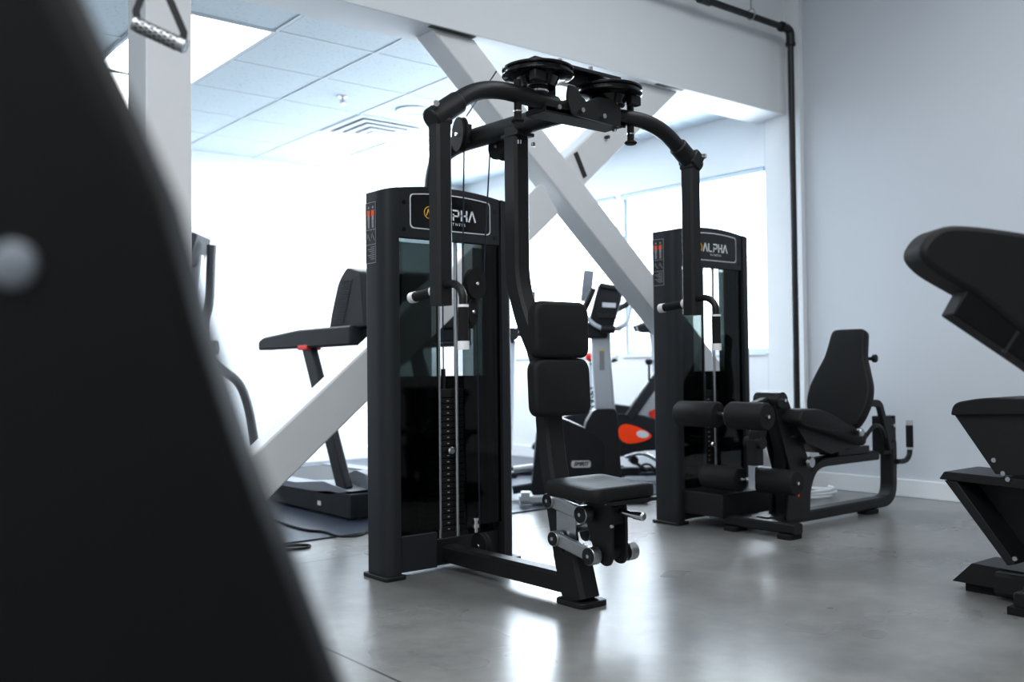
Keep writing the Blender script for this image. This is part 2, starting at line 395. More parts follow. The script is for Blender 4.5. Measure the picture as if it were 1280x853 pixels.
def tower(R_, x0, y0, stack_n=20, pin=.42):
    Wd = .66; D = .145; pw = .07; x1 = x0 + Wd; xc = x0 + Wd / 2; H = 1.548
    arch = lambda x: H + .035 * (1 - ((x - xc) / (Wd / 2)) ** 2)
    # side pillars
    for s in (-1, 1):
        P = [(0, D), (0, .045), (.012, .014), (.035, 0), (pw, 0), (pw, D)]
        P = rpoly(P, [.01, .02, .02, .02, .0, .0])
        if s > 0: P = [(Wd - a, b) for a, b in P]
        m = MB(); m.loft([[V((x0 + a, y0 + b, .012)) for a, b in P], [V((x0 + a, y0 + b, arch(x0 + a))) for a, b in P]])
        c = part('side_column', m, 'shroud', R_, bevel=.002)
        f = MB(); fx = x0 + (pw / 2 if s < 0 else Wd - pw / 2)
        f.prism(rrect(-.05, .05, -.02, D + .02, .02), (fx, y0, 0), (1, 0, 0), (0, 1, 0), 0, .016); part('foot', f, 'black', c, bevel=.003)
        if s < 0:
            # instruction placard on the outer face
            px = x0 - .0005; a0, a1, z0, z1 = y0 + .062, y0 + .138, 1.26, 1.505
            part('instruction_placard', MB().bb(px - .001, px, a0, a1, z0, z1), 'decal', c, label='black exercise instruction placard with two figures')
            q = MB(); e = .0012; X0, X1 = px - .002, px - .001
            for zz in (z0, z1, 1.395, 1.335): q.bb(X0, X1, a0, a1, zz - e, zz + e)
            for yy in (a0, a1): q.bb(X0, X1, yy - e, yy + e, z0, z1)
            for k in range(7): q.bb(X0, X1, a0 + .008, a0 + .05 + .012 * (k % 3 - 1), 1.275 + k * .008, 1.2775 + k * .008)
            for yy in (.018, .052): q.tube([(X0, a0 + yy - .01, 1.35), (X0, a0 + yy, 1.365), (X0, a0 + yy + .008, 1.38), (X0, a0 + yy + .012, 1.36)], .0015, seg=4)
            for yy in (.022, .054):
                q.cyl((X0, a0 + yy, 1.485), (X1, a0 + yy, 1.485), .0055, seg=10)
                for dx in (-.004, .004): q.bb(X0, X1, a0 + yy + dx - .0025, a0 + yy + dx + .0025, 1.402, 1.435)
                q.bb(X0, X1, a0 + yy - .0075, a0 + yy + .0075, 1.435, 1.452)
            part('placard_print', q, 'mark2', c)
            q = MB()
            for yy in (.022, .054): q.bb(X0 - .0003, X1, a0 + yy - .010, a0 + yy + .010, 1.45, 1.474)
            part('placard_figure_print', q, 'skin', c, label='red and orange printed muscles')
    # header
    def hp(xa, xb, za, dz, k=14):
        top = [(xb + (xa - xb) * i / k, arch(xb + (xa - xb) * i / k) - dz) for i in range(k + 1)]
        return [(xa, za), (xb, za)] + top
    yh = y0 + .008
    hdr = part('header_panel', MB().prism(hp(x0 + pw + .002, x1 - pw - .002, 1.362, .0), (0, yh, 0), (1, 0, 0), (0, 0, 1), -.03, 0), 'shroud', R_, bevel=.003)
    pa, pb = x0 + .125, x1 - .125
    def plate(ins, y_, th): 
        P = hp(pa + ins, pb - ins, 1.402 + ins, .028 + ins)
        P = rpoly(P, [.02, .02, .02] + [0] * (len(P) - 4) + [.02])
        return MB().prism(P, (0, y_, 0), (1, 0, 0), (0, 0, 1), 0, th)
    part('badge_border', plate(0, yh, .002), 'mark', hdr); part('badge_panel', plate(.0045, yh - .001, .002), 'gloss', hdr)
    ly = yh - .0035; n_u, n_w = (1, 0, 0), (0, 0, 1)
    part('brand_lettering', letters((xc + .022, ly, 1.450), n_u, n_w, .046), 'mark', hdr)
    part('brand_subtitle', text_mb('FITNESS', .016, (xc + .026, ly, 1.434), n_u, n_w, .0004, space=1.7), 'mark', hdr)
    ex, ez = xc - .112, 1.472
    em = MB().tube([(ex + .024 * math.cos(a), ly, ez + .024 * math.sin(a)) for a in [2 * PI * k / 32 for k in range(32)]], .0022, seg=6, closed=True)
    for (a, b_, c_, d_) in ((-.014, -.013, -.004, .014), (-.004, .014, .004, -.013), (.004, .014, .015, .014), (.005, -.013, .004, .014), (.004, .002, .012, .002)):
        em.tube([(ex + a, ly, ez + b_), (ex + c_, ly, ez + d_)], .0022, seg=5)
    part('emblem', em, 'yellow', hdr, label='round yellow emblem')
    for bx in (x0 + .098, x1 - .098):
        for bz in (1.395, 1.505): part('header_bolt', MB().cyl((bx, yh - .002, bz), (bx, yh + .004, bz), .009), 'gloss', hdr)
    # top cap
    k = 14; rg = []
    for y_ in (y0 + .03, y0 + D):
        rg.append([V((x0 + pw + (Wd - 2 * pw) * i / k, y_, arch(x0 + pw + (Wd - 2 * pw) * i / k) - .001)) for i in range(k + 1)] + [V((x0 + pw + (Wd - 2 * pw) * i / k, y_, arch(x0 + pw + (Wd - 2 * pw) * i / k) - .02)) for i in range(k, -1, -1)])
    part('top_cap', MB().loft(rg), 'shroud', R_)
    part('rear_header', MB().bb(x0 + pw, x1 - pw, y0 + D - .02, y0 + D - .002, 1.40, 1.545), 'shroud', R_)
    # smoked panels, front and rear
    for yy, ga_, gb_ in ((y0 + .02, .062, .062), (y0 + D - .014, .02, .2)):
        for a, b_ in ((x0 + pw, xc - ga_), (xc + gb_, x1 - pw)):
            part('smoked_panel', MB().prism([(a, .17), (b_, .17), (b_, 1.362), (a, 1.362)], (0, yy, 0), (1, 0, 0), (0, 0, 1), 0, .0005), 'smoke', R_, label='smoked transparent panel')
    part('panel_post', MB().bb(x0 + pw, x0 + pw + .018, y0 + .05, y0 + .075, .02, 1.40), 'black', R_)
    part('panel_post', MB().bb(x1 - pw - .018, x1 - pw, y0 + .05, y0 + .075, .02, 1.40), 'black', R_)
    part('rear_cover', MB().bb(x0 + pw, x1 - pw, y0 + D - .03, y0 + D - .022, .02, .80), 'gloss', R_)
    # lower frame
    lf = MB().bb(x0 + pw, x0 + pw + .18, y0 + .012, y0 + .07, .02, .165); part('lower_cover', lf, 'shroud', R_, bevel=.004)
    lf = MB().bb(x0 + pw, x1 - pw, y0 + .035, y0 + D - .02, .02, .13); part('lower_crossbar', lf, 'black', R_, bevel=.004)
    # guide rods + stack
    for s in (-1, 1): part('guide_rod', MB().cyl((xc + s * .045, y0 + .044, .13), (xc + s * .045, y0 + .044, 1.40), .0085), 'steel', R_)
    z = .15; th = .0255
    st = part('weight_stack', MB().bb(xc - .1, xc + .1, y0 + .045, y0 + .105, .13, .15), 'rubber', R_)
    pm = MB().bb(xc - .1, xc + .1, y0 + .058, y0 + .108, z, z + th - .003)
    p0 = part('weight_plate', pm, 'rubber', st, bevel=.002)
    lm = MB().bb(xc + .005, xc + .015, y0 + .0570, y0 + .0579, z + .009, z + .0125)
    l0 = part('plate_number_mark', lm, 'silver', st)
    for i in range(1, stack_n): dup(p0, st, (0, 0, i * th)); dup(l0, st, (0, 0, i * th))
    zt = z + stack_n * th
    part('top_plate', MB().bb(xc - .1, xc + .1, y0 + .056, y0 + .110, zt, zt + .035).cyl((xc, y0 + .075, zt), (xc, y0 + .075, zt + .12), .01), 'black', st, bevel=.002)
    part('selector_pin', MB().lathe((xc + .004, y0 + .058, pin), (0, -1, 0), [(0, .006), (.02, .006), (.02, .014), (.034, .016), (.04, .012)]), 'chrome', R_)
    return xc

# ------------------------------------------------------------------ pec fly machine
XC = 2.343
PF = root('pec_fly_machine', (XC, 2.51, 0), 'black pec fly machine with overhead swing arms and a tall weight tower', 'gym machine')
tower(PF, 2.012, 3.285, 22, .49)
part('base_bar', MB().tube([(XC, 2.56, .066), (XC, 3.37, .066)], 0, rect=(.075, .072)), 'black', PF)
post = MB().tube([(XC, 2.525, .015), (XC, 2.575, .18)], 0, rect=(.092, .12), up=(0, 1, 0))
part('post_sleeve', post, 'black', PF)
part('post_foot', MB().prism(rrect(-.065, .065, -.075, .075, .03), (XC, 2.525, 0), (1, 0, 0), (0, 1, 0), 0, .02), 'black', PF, bevel=.004)
part('upright', MB().tube([(XC - .004, 2.855, 1.75), (XC - .004, 2.855, 1.16), (XC, 2.80, 1.0), (XC, 2.715, .86), (XC, 2.70, .66)], 0, rect=(.072, .078), up=(0, 1, 0), fillet=.07), 'black', PF)
part('seat_post', MB().tube([(XC, 2.585, .12), (XC, 2.625, .3), (XC, 2.672, .52), (XC, 2.69, .66), (XC, 2.68, 1.0)], 0, rect=(.088, .068), up=(0, 1, 0), fillet=.06), 'black', PF)
part('post_bracket', MB().bb(XC - .036, XC + .036, 2.545, 2.625, .17, .205), 'steel', PF)
# back pads
def backpad(zc, h, wd, name, yb, tilt):
    u = V((1, 0, 0)); w = V((0, math.sin(tilt), math.cos(tilt)))
    P = rpoly([(-wd / 2, -h / 2), (wd / 2, -h / 2), (wd / 2, h / 2), (-wd / 2, h / 2)], [.04, .04, .05, .05], 7)
    return part(name, MB().pad(P, (XC, yb, zc), u, w, .055, .018, .004), 'vinyl', PF)
backpad(.968, .205, .262, 'head_pad', 2.655, .02)
backpad(.760, .208, .272, 'back_pad', 2.655, .05)
sp = MB(); sp.bb(XC - .1, XC + .1, 2.655, 2.665, .72, .82); sp.bb(XC - .09, XC + .09, 2.655, 2.665, .92, 1.02)
part('pad_backing_plate', sp, 'black', PF, bevel=.002)
# seat
def saddle():
    m = MB(); out = rpoly([(-.175, -.215), (.115, -.215), (.115, .05), (-.175, .05)], [.045, .045, .04, .04], 6)
    y0 = 2.475; rings = []
    zt = lambda a, b: .452 - .016 * math.cos(min(1, abs((b + .13) / .17)) * PI / 2) + .0 * a
    for ins, z, top in ((.02, .392, 0), (.003, .397, 0), (0, .405, 0), (0, -.012, 1), (.004, -.004, 1), (.014, 0, 1), (.05, .001, 1), (.1, .0, 1)):
        r_ = []
        for a, b in out:
            a2 = a * (1 - ins / .145); b2 = -.125 + (b + .125) * (1 - ins / .175)
            r_.append(V((XC + a2, y0 + b2, (zt(a2, b2) + z) if top else z)))
        rings.append(r_)
    m.loft(rings); return m
part('seat_pad', saddle(), 'vinyl', PF)
part('seat_plate', MB().bb(XC - .1, XC + .1, 2.25, 2.46, .382, .393), 'black', PF)
# seat carrier side plates
prof = rpoly([(2.452, .392), (2.34, .392), (2.33, .34), (2.33, .19), (2.345, .162), (2.38, .162), (2.415, .2), (2.452, .29)], .015)
for s in (-1, 1):
    part('carrier_plate', MB().prism(prof, (XC + s * .033, 0, 0), (0, 1, 0), (0, 0, 1), -.006, .006), 'black', PF, bevel=.002)
part('carrier_spacer', MB().bb(XC - .028, XC + .028, 2.34, 2.42, .30, .36), 'black', PF); part('carrier_spacer', MB().cyl((XC - .028, 2.37, .2), (XC + .028, 2.37, .2), .02), 'black', PF)
for y_, z_ in ((2.325, .3), (2.35, .375)): part('carrier_bolt', MB().cyl((XC - .039, y_, z_), (XC - .046, y_, z_), .006, seg=10), 'chrome', PF)
part('link_plate', MB().prism([(2.60, .2), (2.60, .36), (2.50, .33), (2.50, .22)], (XC - .046, 0, 0), (0, 1, 0), (0, 0, 1), 0, .004), 'steel', PF, label='brushed steel plate')
# parallelogram links with round pivots
for s in (-1, 1):
    xs_ = XC + (.082 if s > 0 else -.072)
    for (ya, za, yb, zb) in ((2.60, .362, 2.43, .332), (2.573, .232, 2.392 if s < 0 else 2.366, .197)):
        lk = part('chrome_link', MB().tube([(xs_, ya, za), (xs_, yb, zb)], 0, rect=(.02, .046), up=(0, 0, 1)).lathe((xs_ - .018, ya, za), (1, 0, 0), [(0, .027), (.036, .027)]).lathe((xs_ - .018, yb, zb), (1, 0, 0), [(0, .031), (.036, .031)]), 'steel', PF, bevel=.002, label='brushed steel link')
        for y_, z_, rr in ((ya, za, .024), (yb, zb, .028)):
            part('pivot_cap', MB().lathe((xs_ + s * .018, y_, z_), (s, 0, 0), [(0, rr), (.002, rr), (.0025, rr * .5)]), 'gloss', lk)
            part('pivot_screw', MB().cyl((xs_ + s * .020, y_, z_), (xs_ + s * .0225, y_, z_), .0065, seg=12), 'chrome', lk)
part('gas_strut', MB().cyl((XC - .01, 2.58, .25), (XC - .01, 2.41, .3), .014), 'steel', PF)
part('adjust_lever', MB().cyl((XC + .0, 2.33, .345), (XC + .0, 2.26, .340), .011).lathe((XC, 2.262, .340), (0, -1, 0), [(0, .013), (.04, .015), (.045, .010)]), 'chrome', PF, label='chrome seat adjustment lever')

# overhead beam
part('overhead_beam', MB().tube([(XC, 2.50, 1.755), (XC, 3.27, 1.765), (XC, 3.40, 1.72), (XC, 3.43, 1.56), (XC, 3.40, 1.50)], .040, seg=18, fillet=.12), 'black', PF)
part('beam_bracket', MB().bb(XC - .042, XC + .042, 2.80, 2.905, 1.712, 1.726), 'black', PF, bevel=.003)
cp = MB().bb(XC - .17, XC + .22, 2.49, 2.60, 1.715, 1.735); cp.bb(XC - .17, XC + .22, 2.49, 2.498, 1.712, 1.75); cp.bb(XC - .16, XC + .2, 2.592, 2.6, 1.715, 1.80)
part('lower_cross_plate', cp, 'rubber', PF, bevel=.003)
tp = MB().bb(XC - .19, XC + .23, 2.52, 2.6, 1.895, 1.91).bb(XC - .19, XC + .23, 2.592, 2.6, 1.86, 1.91); tp.bb(XC - .02, XC + .10, 2.56, 2.6, 1.855, 1.9); tp.bb(XC - .12, XC - .06, 2.56, 2.60, 1.74, 1.9)
part('upper_cross_plate', tp, 'black', PF, bevel=.003)
gp = rpoly([(-.06, 1.715), (.18, 1.705), (.18, 1.78), (.13, 1.80), (.07, 1.80), (.0, 1.77), (-.035, 1.815), (-.075, 1.82), (-.085, 1.77)], .012)
part('gusset', MB().prism(gp, (XC, 2.484, 0), (1, 0, 0), (0, 0, 1), 0, .008), 'black', PF, bevel=.002)
for x_, z_ in ((-.02, 1.735), (.085, 1.73), (-.13, 1.728)): part('frame_bolt', MB().cyl((XC + x_, 2.474, z_), (XC + x_, 2.462, z_), .009, seg=8), 'chrome', PF)
for x_ in (-.05, .1): part('frame_bolt', MB().cyl((XC + x_, 2.55, 1.91), (XC + x_, 2.55, 1.93), .009, seg=8), 'steel', PF)
for x_, y_ in ((-.035, 2.80), (.035, 2.80), (.19, 2.52)): part('frame_bolt', MB().cyl((XC + x_, y_, 1.715 if x_ > .1 else 1.69), (XC + x_, y_, 1.70 if x_ > .1 else 1.675), .008, seg=8), 'chrome', PF)
for i, (s, cz) in enumerate(((-1, 1.852), (1, 1.842))):
    cx = XC + s * .17; cy = 2.53
    d = MB().lathe((cx, cy, cz - .016), (0, 0, 1), [(0, .118), (.004, .125), (.008, .125), (.012, .116), (.020, .116), (.024, .125), (.03, .125), (.034, .118)], 48)
    d.lathe((cx, cy, cz - .05), (0, 0, 1), [(0, .06), (.03, .075), (.034, .1)], 32)
    cam = part('cam_pulley', d, 'gloss', PF)
    part('cam_hub', MB().lathe((cx, cy, cz - .11), (0, 0, 1), [(0, .026), (.03, .026), (.03, .034), (.06, .034)]), 'black', cam)
    part('cam_ring', MB().lathe((cx, cy, cz - .067), (0, 0, 1), [(0, .035), (.006, .037), (.012, .035)]), 'chrome', cam)
    part('cam_block', MB().box((cx + s * .06, cy - .07, cz - .035), (.05, .03, .035)), 'black', cam, bevel=.003)
    bx = XC + (-.27 if s < 0 else .275); 
    bp_ = MB().cyl((bx, 2.52, 1.81), (bx, 2.52, 1.675), .013).lathe((bx, 2.52, 1.675), (0, 0, -1), [(0, .02), (.006, .024), (.012, .018)])
    sb_ = part('stop_bumper', bp_, 'rubber', PF)
    part('bumper_ring', MB().cyl((bx, 2.52, 1.705), (bx, 2.52, 1.70), .0145), 'chrome', sb_)
    # swing arm
    pts_ = [V((XC + s * .1, 2.52, 1.752)), V((XC + s * .42, 2.52, 1.768)), V((XC + (.613 if s > 0 else -.597), 2.52, 1.64))]
    arm = MB().tube(fil(pts_, .13, 10), .0295, seg=18)
    A = part('swing_arm', arm, 'black', PF)
    ax = XC + (.61 if s > 0 else -.592)
    J = MB().cyl((ax - s * .075, 2.52, 1.694), (ax + s * .035, 2.52, 1.618), .037, seg=20)
    if s > 0: J.box((ax + .008, 2.52, 1.645), (.055, .075, .065), Matrix.Rotation(.6, 3, 'Y'))
    J.box((ax, 2.52, 1.618), (.062, .062, .02))
    part('elbow_clamp', J, 'black', A, bevel=.006)
    part('clamp_bolt', MB().cyl((ax + s * .0 - (.04 if s < 0 else -.035), 2.486, 1.66), (ax - (.045 if s < 0 else -.04), 2.472, 1.66), .010), 'chrome', A)
    part('drop_tube', MB().tube([(ax, 2.52, 1.63), (ax, 2.52, 1.033)], 0, rect=(.057, .06), up=(0, 1, 0)), 'black', A)
    # handles
    hx = ax
    g1 = MB().tube([(hx, 2.535, 1.082), (hx, 2.665, 1.07)], .0165, seg=18)
    part('handle_grip', g1, 'rubber', A)
    part('grip_collar', MB().cyl((hx, 2.665, 1.07), (hx, 2.69, 1.068), .0185), 'white_cap', A); part('grip_collar', MB().cyl((hx, 2.552, 1.081), (hx, 2.566, 1.08), .0185), 'white_cap', A)
    part('handle_tube', MB().tube([(hx, 2.51, 1.095), (hx, 2.445, 1.10), (hx, 2.403, 1.07), (hx, 2.403, 1.02)], .0125, seg=14, fillet=.03), 'black', A)
    part('handle_grip', MB().cyl((hx, 2.403, 1.025), (hx, 2.403, .915), .0165), 'rubber', A)
    part('grip_collar', MB().cyl((hx, 2.403, 1.03), (hx, 2.403, 1.022), .0175), 'white_cap', A); part('grip_collar', MB().cyl((hx, 2.403, .918), (hx, 2.403, .892), .0185), 'white_cap', A)
# overhead pulleys and cables
def disc(c, ax, r, th, name='pulley_wheel', par=PF):
    d = V(ax).normalized(); c = V(c)
    o = part(name, MB().lathe(c - d * th / 2, d, [(0, r), (th * .25, r), (th * .5, r * .86), (th * .75, r), (th, r)], 36), 'rubber', par)
    part('axle_bolt', MB().lathe(c - d * (th / 2 + .007), d, [(0, .007), (.003, .009), (th + .011, .009), (th + .014, .007)], 14), 'chrome', o)
    return o
disc((2.285, 3.145, 1.775), (1, -.28, 0), .068, .026)
disc((2.395, 3.02, 1.715), (1, 0, 0), .052, .05)
part('pulley_bracket', MB().bb(2.295, 2.31, 3.10, 3.19, 1.74, 1.81), 'black', PF)
disc((2.42, 3.235, 1.185), (.25, -1, 0), .064, .02)
disc((2.41, 3.25, 1.068), (.6, -1, 0), .054, .02)
part('pulley_carrier', MB().bb(2.40, 2.445, 3.248, 3.268, 1.05, 1.21), 'black', PF, bevel=.004)
disc((2.425, 3.215, .1), (1, 0, 0), .052, .03)
part('cable_stop', MB().lathe((2.405, 3.225, .155), (0, 0, 1), [(0, .008), (.02, .008), (.02, .014), (.035, .014), (.035, .009), (.05, .009), (.05, .013), (.06, .013)], 14), 'chrome', PF)
part('cable', MB().tube([(2.30, 3.14, 1.71), (2.345, 3.22, 1.2), (2.35, 3.23, 1.12)], .003, seg=8), 'cable', PF)
part('cable', MB().tube([(2.37, 3.06, 1.70), (2.455, 3.225, 1.2)], .003, seg=8), 'cable', PF)
part('cable', MB().tube([(2.06, 2.62, 1.86), (2.285, 3.10, 1.84)], .003, seg=8), 'cable', PF)
part('cable', MB().tube([(2.44, 3.25, 1.03), (2.45, 3.26, .15)], .003, seg=8), 'cable', PF)
part('tower_cable', MB().tube([(XC, 3.36, 1.4), (XC, 3.36, .8)], .003, seg=8), 'cable', PF)

# ------------------------------------------------------------------ leg extension machine
FY = 2.97
LE = root('leg_extension_machine', (4.2, FY, 0), 'black leg extension machine with foam rollers, reclined seat and weight tower', 'gym machine')
tower(LE, 3.845, 3.41, 20, .40)
part('seat_frame', MB().tube([(4.30, FY, .04), (4.33, FY, .23), (4.42, FY, .32), (5.0, FY, .32)], 0, rect=(.07, .05), fillet=.09, up=(0, 0, 1)), 'black', LE)
part('floor_rail', MB().tube([(3.98, FY, .055), (4.95, FY, .055), (5.145, FY, .055), (5.155, FY, .25), (5.155, FY, .53)], 0, rect=(.08, .055), fillet=.16, up=(0, 0, 1)), 'black', LE)
part('rear_column', MB().bb(5.045, 5.18, FY - .035, FY + .035, .32, .535), 'black', LE, bevel=.004)
part('front_crossbar', MB().tube([(3.96, FY - .22, .05), (3.96, FY + .2, .05)], 0, rect=(.07, .05)), 'black', LE)
for x_, y_ in ((3.96, FY - .17), (3.96, FY + .15), (4.93, FY)):
    part('foot', MB().prism(rrect(-.055, .055, -.04, .04, .02), (x_, y_, 0), (1, 0, 0), (0, 1, 0), 0, .024), 'rubber', LE, bevel=.003)
part('tower_link_bar', MB().bb(3.9, 4.45, FY + .18, 3.47, .06, .18), 'black', LE, bevel=.006)
# front post plates
prof = rpoly([(4.10, .05), (4.30, .05), (4.32, .30), (4.14, .64), (4.10, .69), (4.04, .69), (4.02, .62), (4.14, .30)], .02)
for s in (-1, 1): part('pivot_plate', MB().prism(prof, (0, FY + s * .05, 0), (1, 0, 0), (0, 0, 1), -.006, .006), 'black', LE, bevel=.002)
part('front_post', MB().tube([(4.17, FY, .05), (4.16, FY, .4), (4.08, FY, .62)], 0, rect=(.07, .09), up=(1, 0, 0)), 'black', LE)
# lever arm with rollers
la = MB().tube([(4.06, FY, .655), (3.86, FY + .02, .60), (3.76, FY + .02, .575)], 0, rect=(.05, .055)); la.cyl((4.06, FY - .075, .655), (4.06, FY + .075, .655), .042)
arm_ = part('thigh_arm', la, 'black', LE, bevel=.002)
la = MB().tube([(4.02, FY, .62), (3.93, FY, .44), (3.93, FY, .34)], 0, rect=(.06, .07), up=(1, 0, 0)); la.cyl((3.93, FY - .05, .45), (3.93, FY + .05, .45), .03)
sh_ = part('shin_arm', la, 'black', LE, bevel=.002)
part('shin_slider', MB().bb(3.925, 3.955, FY + .0, FY + .04, .22, .37), 'chrome', sh_, bevel=.002)
def roller(x, z, ya, yb, par, r=.062):
    cy = (ya + yb) / 2; sg = -1 if yb > ya else 1
    L_ = abs(yb - ya)
    o = part('foam_roller', MB().lathe((x, min(ya, yb), z), (0, 1, 0), [(0, .025), (.001, r * .88), (.012, r), (L_ - .012, r), (L_ - .001, r * .88), (L_, .025)], 32), 'foam', par)
    e = MB().lathe((x, min(ya, yb) - .002, z), (0, 1, 0), [(0, .014), (L_ + .004, .014)], 20)
    part('roller_axle', e, 'black', o)
    part('axle_bolt', MB().cyl((x, min(ya, yb) - .008, z), (x, min(ya, yb) - .002, z), .008), 'chrome', o)
roller(3.745, .592, 2.755, 2.97, arm_, .066); roller(3.745, .592, 3.04, 3.29, arm_, .064)
part('roller_bar', MB().cyl((3.745, 2.96, .595), (3.745, 3.05, .595), .012), 'chrome', arm_)
roller(3.995, .262, 2.775, 3.0, sh_); roller(3.93, .262, 3.06, 3.285, sh_)
part('roller_bar', MB().cyl((3.96, 2.99, .262), (3.95, 3.07, .262), .012), 'chrome', sh_)
for x_, z_ in ((4.07, .655), (4.13, .56), (4.17, .47)): part('pivot_bolt', MB().cyl((x_, FY - .056, z_), (x_, FY - .085 if z_ > .6 else FY - .066, z_), .009, seg=10), 'chrome', LE)
part('range_lever', MB().lathe((4.27, FY - .06, .335), (0, -1, 0), [(0, .02), (.02, .03), (.035, .025)]), 'steel', LE)
# seat
def P2(d, z): return d, z
su = V((math.cos(-.43), 0, math.sin(-.43)))
seat_o = V((4.12, FY + .165, .628))
P = rpoly([(0, 0), (.56, 0), (.56, .33), (0, .33)], [.05, .06, .06, .05], 6)
seat = MB()
# profile in XZ (nose flat then sloping back), extruded across Y with rounded edges
prf = rpoly([(4.07, .555), (4.10, .612), (4.27, .612), (4.68, .452), (4.66, .398), (4.25, .50), (4.10, .53)], [.02, .03, .08, .02, .02, .05, .02], 4)
rg = []
cx_ = 4.38; cz_ = .53
for ins, y_ in ((.02, 0), (.006, .006), (0, .02), (0, .31), (.006, .324), (.02, .33)):
    rg.append([V((cx_ + (a - cx_) * (1 - ins / .3), FY - .165 + y_, cz_ + (b - cz_) * (1 - ins / .1))) for a, b in prf])
part('seat_pad', seat.loft(rg), 'vinyl', LE)
part('seat_support', MB().prism(rpoly([(4.12, .53), (4.60, .43), (4.66, .40), (4.42, .37), (4.20, .44)], .01), (0, FY + .11, 0), (1, 0, 0), (0, 0, 1), 0, .22), 'black', LE)
part('slide_carriage', MB().bb(4.56, 4.86, FY - .06, FY + .06, .345, .385).bb(4.60, 4.72, FY - .09, FY + .09, .38, .41), 'black', LE, bevel=.004)
part('seat_knob', MB().lathe((4.555, FY - .165, .478), (0, -1, 0), [(0, .012), (.01, .02), (.035, .022), (.04, .018)]), 'steel', LE)
# bottle-shaped backrest facing the rollers
bw = V((.185, 0, .56)).normalized(); bu = V((0, -1, 0))
half = [(.12, 0), (.165, .07), (.19, .16), (.185, .25), (.15, .34), (.118, .42), (.108, .50), (.10, .57)]
out = [(a, b) for a, b in half] + [(-a, b) for a, b in reversed(half)]
out = rpoly(out, [.05] + [.03] * 6 + [.03, .03] + [.03] * 6 + [.05], 3)
part('backrest_pad', MB().pad(out, (4.645, FY, .465), bu, bw, .062, .016, .002), 'vinyl', LE)
part('backrest_tube', MB().tube([(4.72, FY, .44), (4.875, FY, .88)], 0, rect=(.06, .04), up=(0, 1, 0)), 'black', LE)
part('backrest_knob', MB().lathe((4.875, FY - .08, .86), (0, -1, 0), [(0, .01), (.005, .022), (.02, .022), (.024, .015)]).cyl((4.89, FY + .0, .86), (4.875, FY - .08, .86), .01), 'black', LE)
part('recline_strut', MB().tube([(4.82, FY - .05, .62), (4.98, FY - .05, .61), (5.085, FY - .05, .35)], 0, rect=(.04, .03), fillet=.03, up=(0, 1, 0)), 'black', LE)
part('recline_hose', MB().tube([(4.78, FY - .07, .42), (4.86, FY - .09, .50), (4.97, FY - .07, .48), (5.03, FY - .05, .42)], .012, fillet=.05), 'black', LE)
hd = MB().tube([(5.16, FY - .05, .275), (5.25, FY - .05, .27), (5.295, FY - .05, .30), (5.30, FY - .05, .345)], .015, fillet=.05)
part('side_handle', hd, 'black', LE)
part('side_handle_grip', MB().cyl((5.30, FY - .05, .345), (5.30, FY - .05, .475), .020), 'rubber', LE)
part('grip_collar', MB().cyl((5.30, FY - .05, .475), (5.30, FY - .05, .505), .021), 'silver', LE)
part('grip_collar', MB().cyl((5.30, FY - .05, .335), (5.30, FY - .05, .348), .022), 'silver', LE)
for x_, z_ in ((5.10, .36), (5.15, .48)): part('column_bolt', MB().cyl((x_, FY - .035, z_), (x_, FY - .045, z_), .010), 'chrome', LE)
part('warning_sticker', MB().bb(4.20, 4.208, FY - .0575, FY - .0565, .165, .19), 'redorange', LE, label='small red warning sticker')

# ------------------------------------------------------------------ right edge machine
RM = root('leg_press_machine', (3.55, 1.4, 0), 'black gym machine cut off by the right edge, wedge shaped seat over a footplate', 'gym machine')
RX = 3.5
cs = rpoly([(1.708, .648), (1.697, .693), (1.59, .714), (1.30, .712), (1.30, .664)], [.01, .03, .05, 0, 0], 5)
part('seat_pad', MB().prism(cs, (RX + .12, 0, 0), (0, 1, 0), (0, 0, 1), -.24, 0), 'vinyl', RM, bevel=.008)
part('seat_wedge', MB().prism([(1.704, .65), (1.30, .665), (1.30, .45), (1.565, .45)], (RX + .11, 0, 0), (0, 1, 0), (0, 0, 1), -.21, 0), 'black', RM, bevel=.003)
part('foot_plate', MB().prism(rpoly([(1.765, .416), (1.745, .445), (1.10, .43), (1.10, .395)], .006), (RX + .15, 0, 0), (0, 1, 0), (0, 0, 1), -.25, 0), 'black', RM, bevel=.003)
part('plate_web', MB().prism([(1.70, .41), (1.10, .40), (1.10, .15), (1.51, .15)], (RX + .04, 0, 0), (0, 1, 0), (0, 0, 1), -.006, .006), 'black', RM)
part('plate_strut', MB().prism([(1.745, .413), (1.70, .411), (1.50, .15), (1.53, .14)], (RX + .1, 0, 0), (0, 1, 0), (0, 0, 1), -.2, 0), 'black', RM, bevel=.002)
part('rear_foot', MB().prism(rpoly([(1.775, .035), (1.70, .11), (1.30, .10), (1.30, .03)], .004), (RX + .18, 0, 0), (0, 1, 0), (0, 0, 1), -.18, 0), 'black', RM, bevel=.003)
part('rear_foot_pad', MB().bb(RX + .03, RX + .17, 1.32, 1.74, 0, .034), 'rubber', RM)
part('main_post', MB().tube([(RX, 1.40, .06), (RX, 1.38, .68)], 0, rect=(.09, .07), up=(0, 1, 0)), 'black', RM)
part('base_rail', MB().tube([(RX, 1.6, .06), (RX, .75, .06)], 0, rect=(.1, .08)), 'black', RM)
part('front_foot', MB().tube([(3.31, 1.44, .05), (RX + .25, 1.44, .05)], 0, rect=(.07, .05)), 'black', RM, bevel=.004)
part('front_foot_pad', MB().bb(3.30, 3.38, 1.41, 1.49, 0, .026), 'rubber', RM)
part('link_post', MB().tube([(3.36, 1.44, .06), (3.36, 1.38, .35)], 0, rect=(.04, .04), up=(0, 1, 0)), 'black', RM)
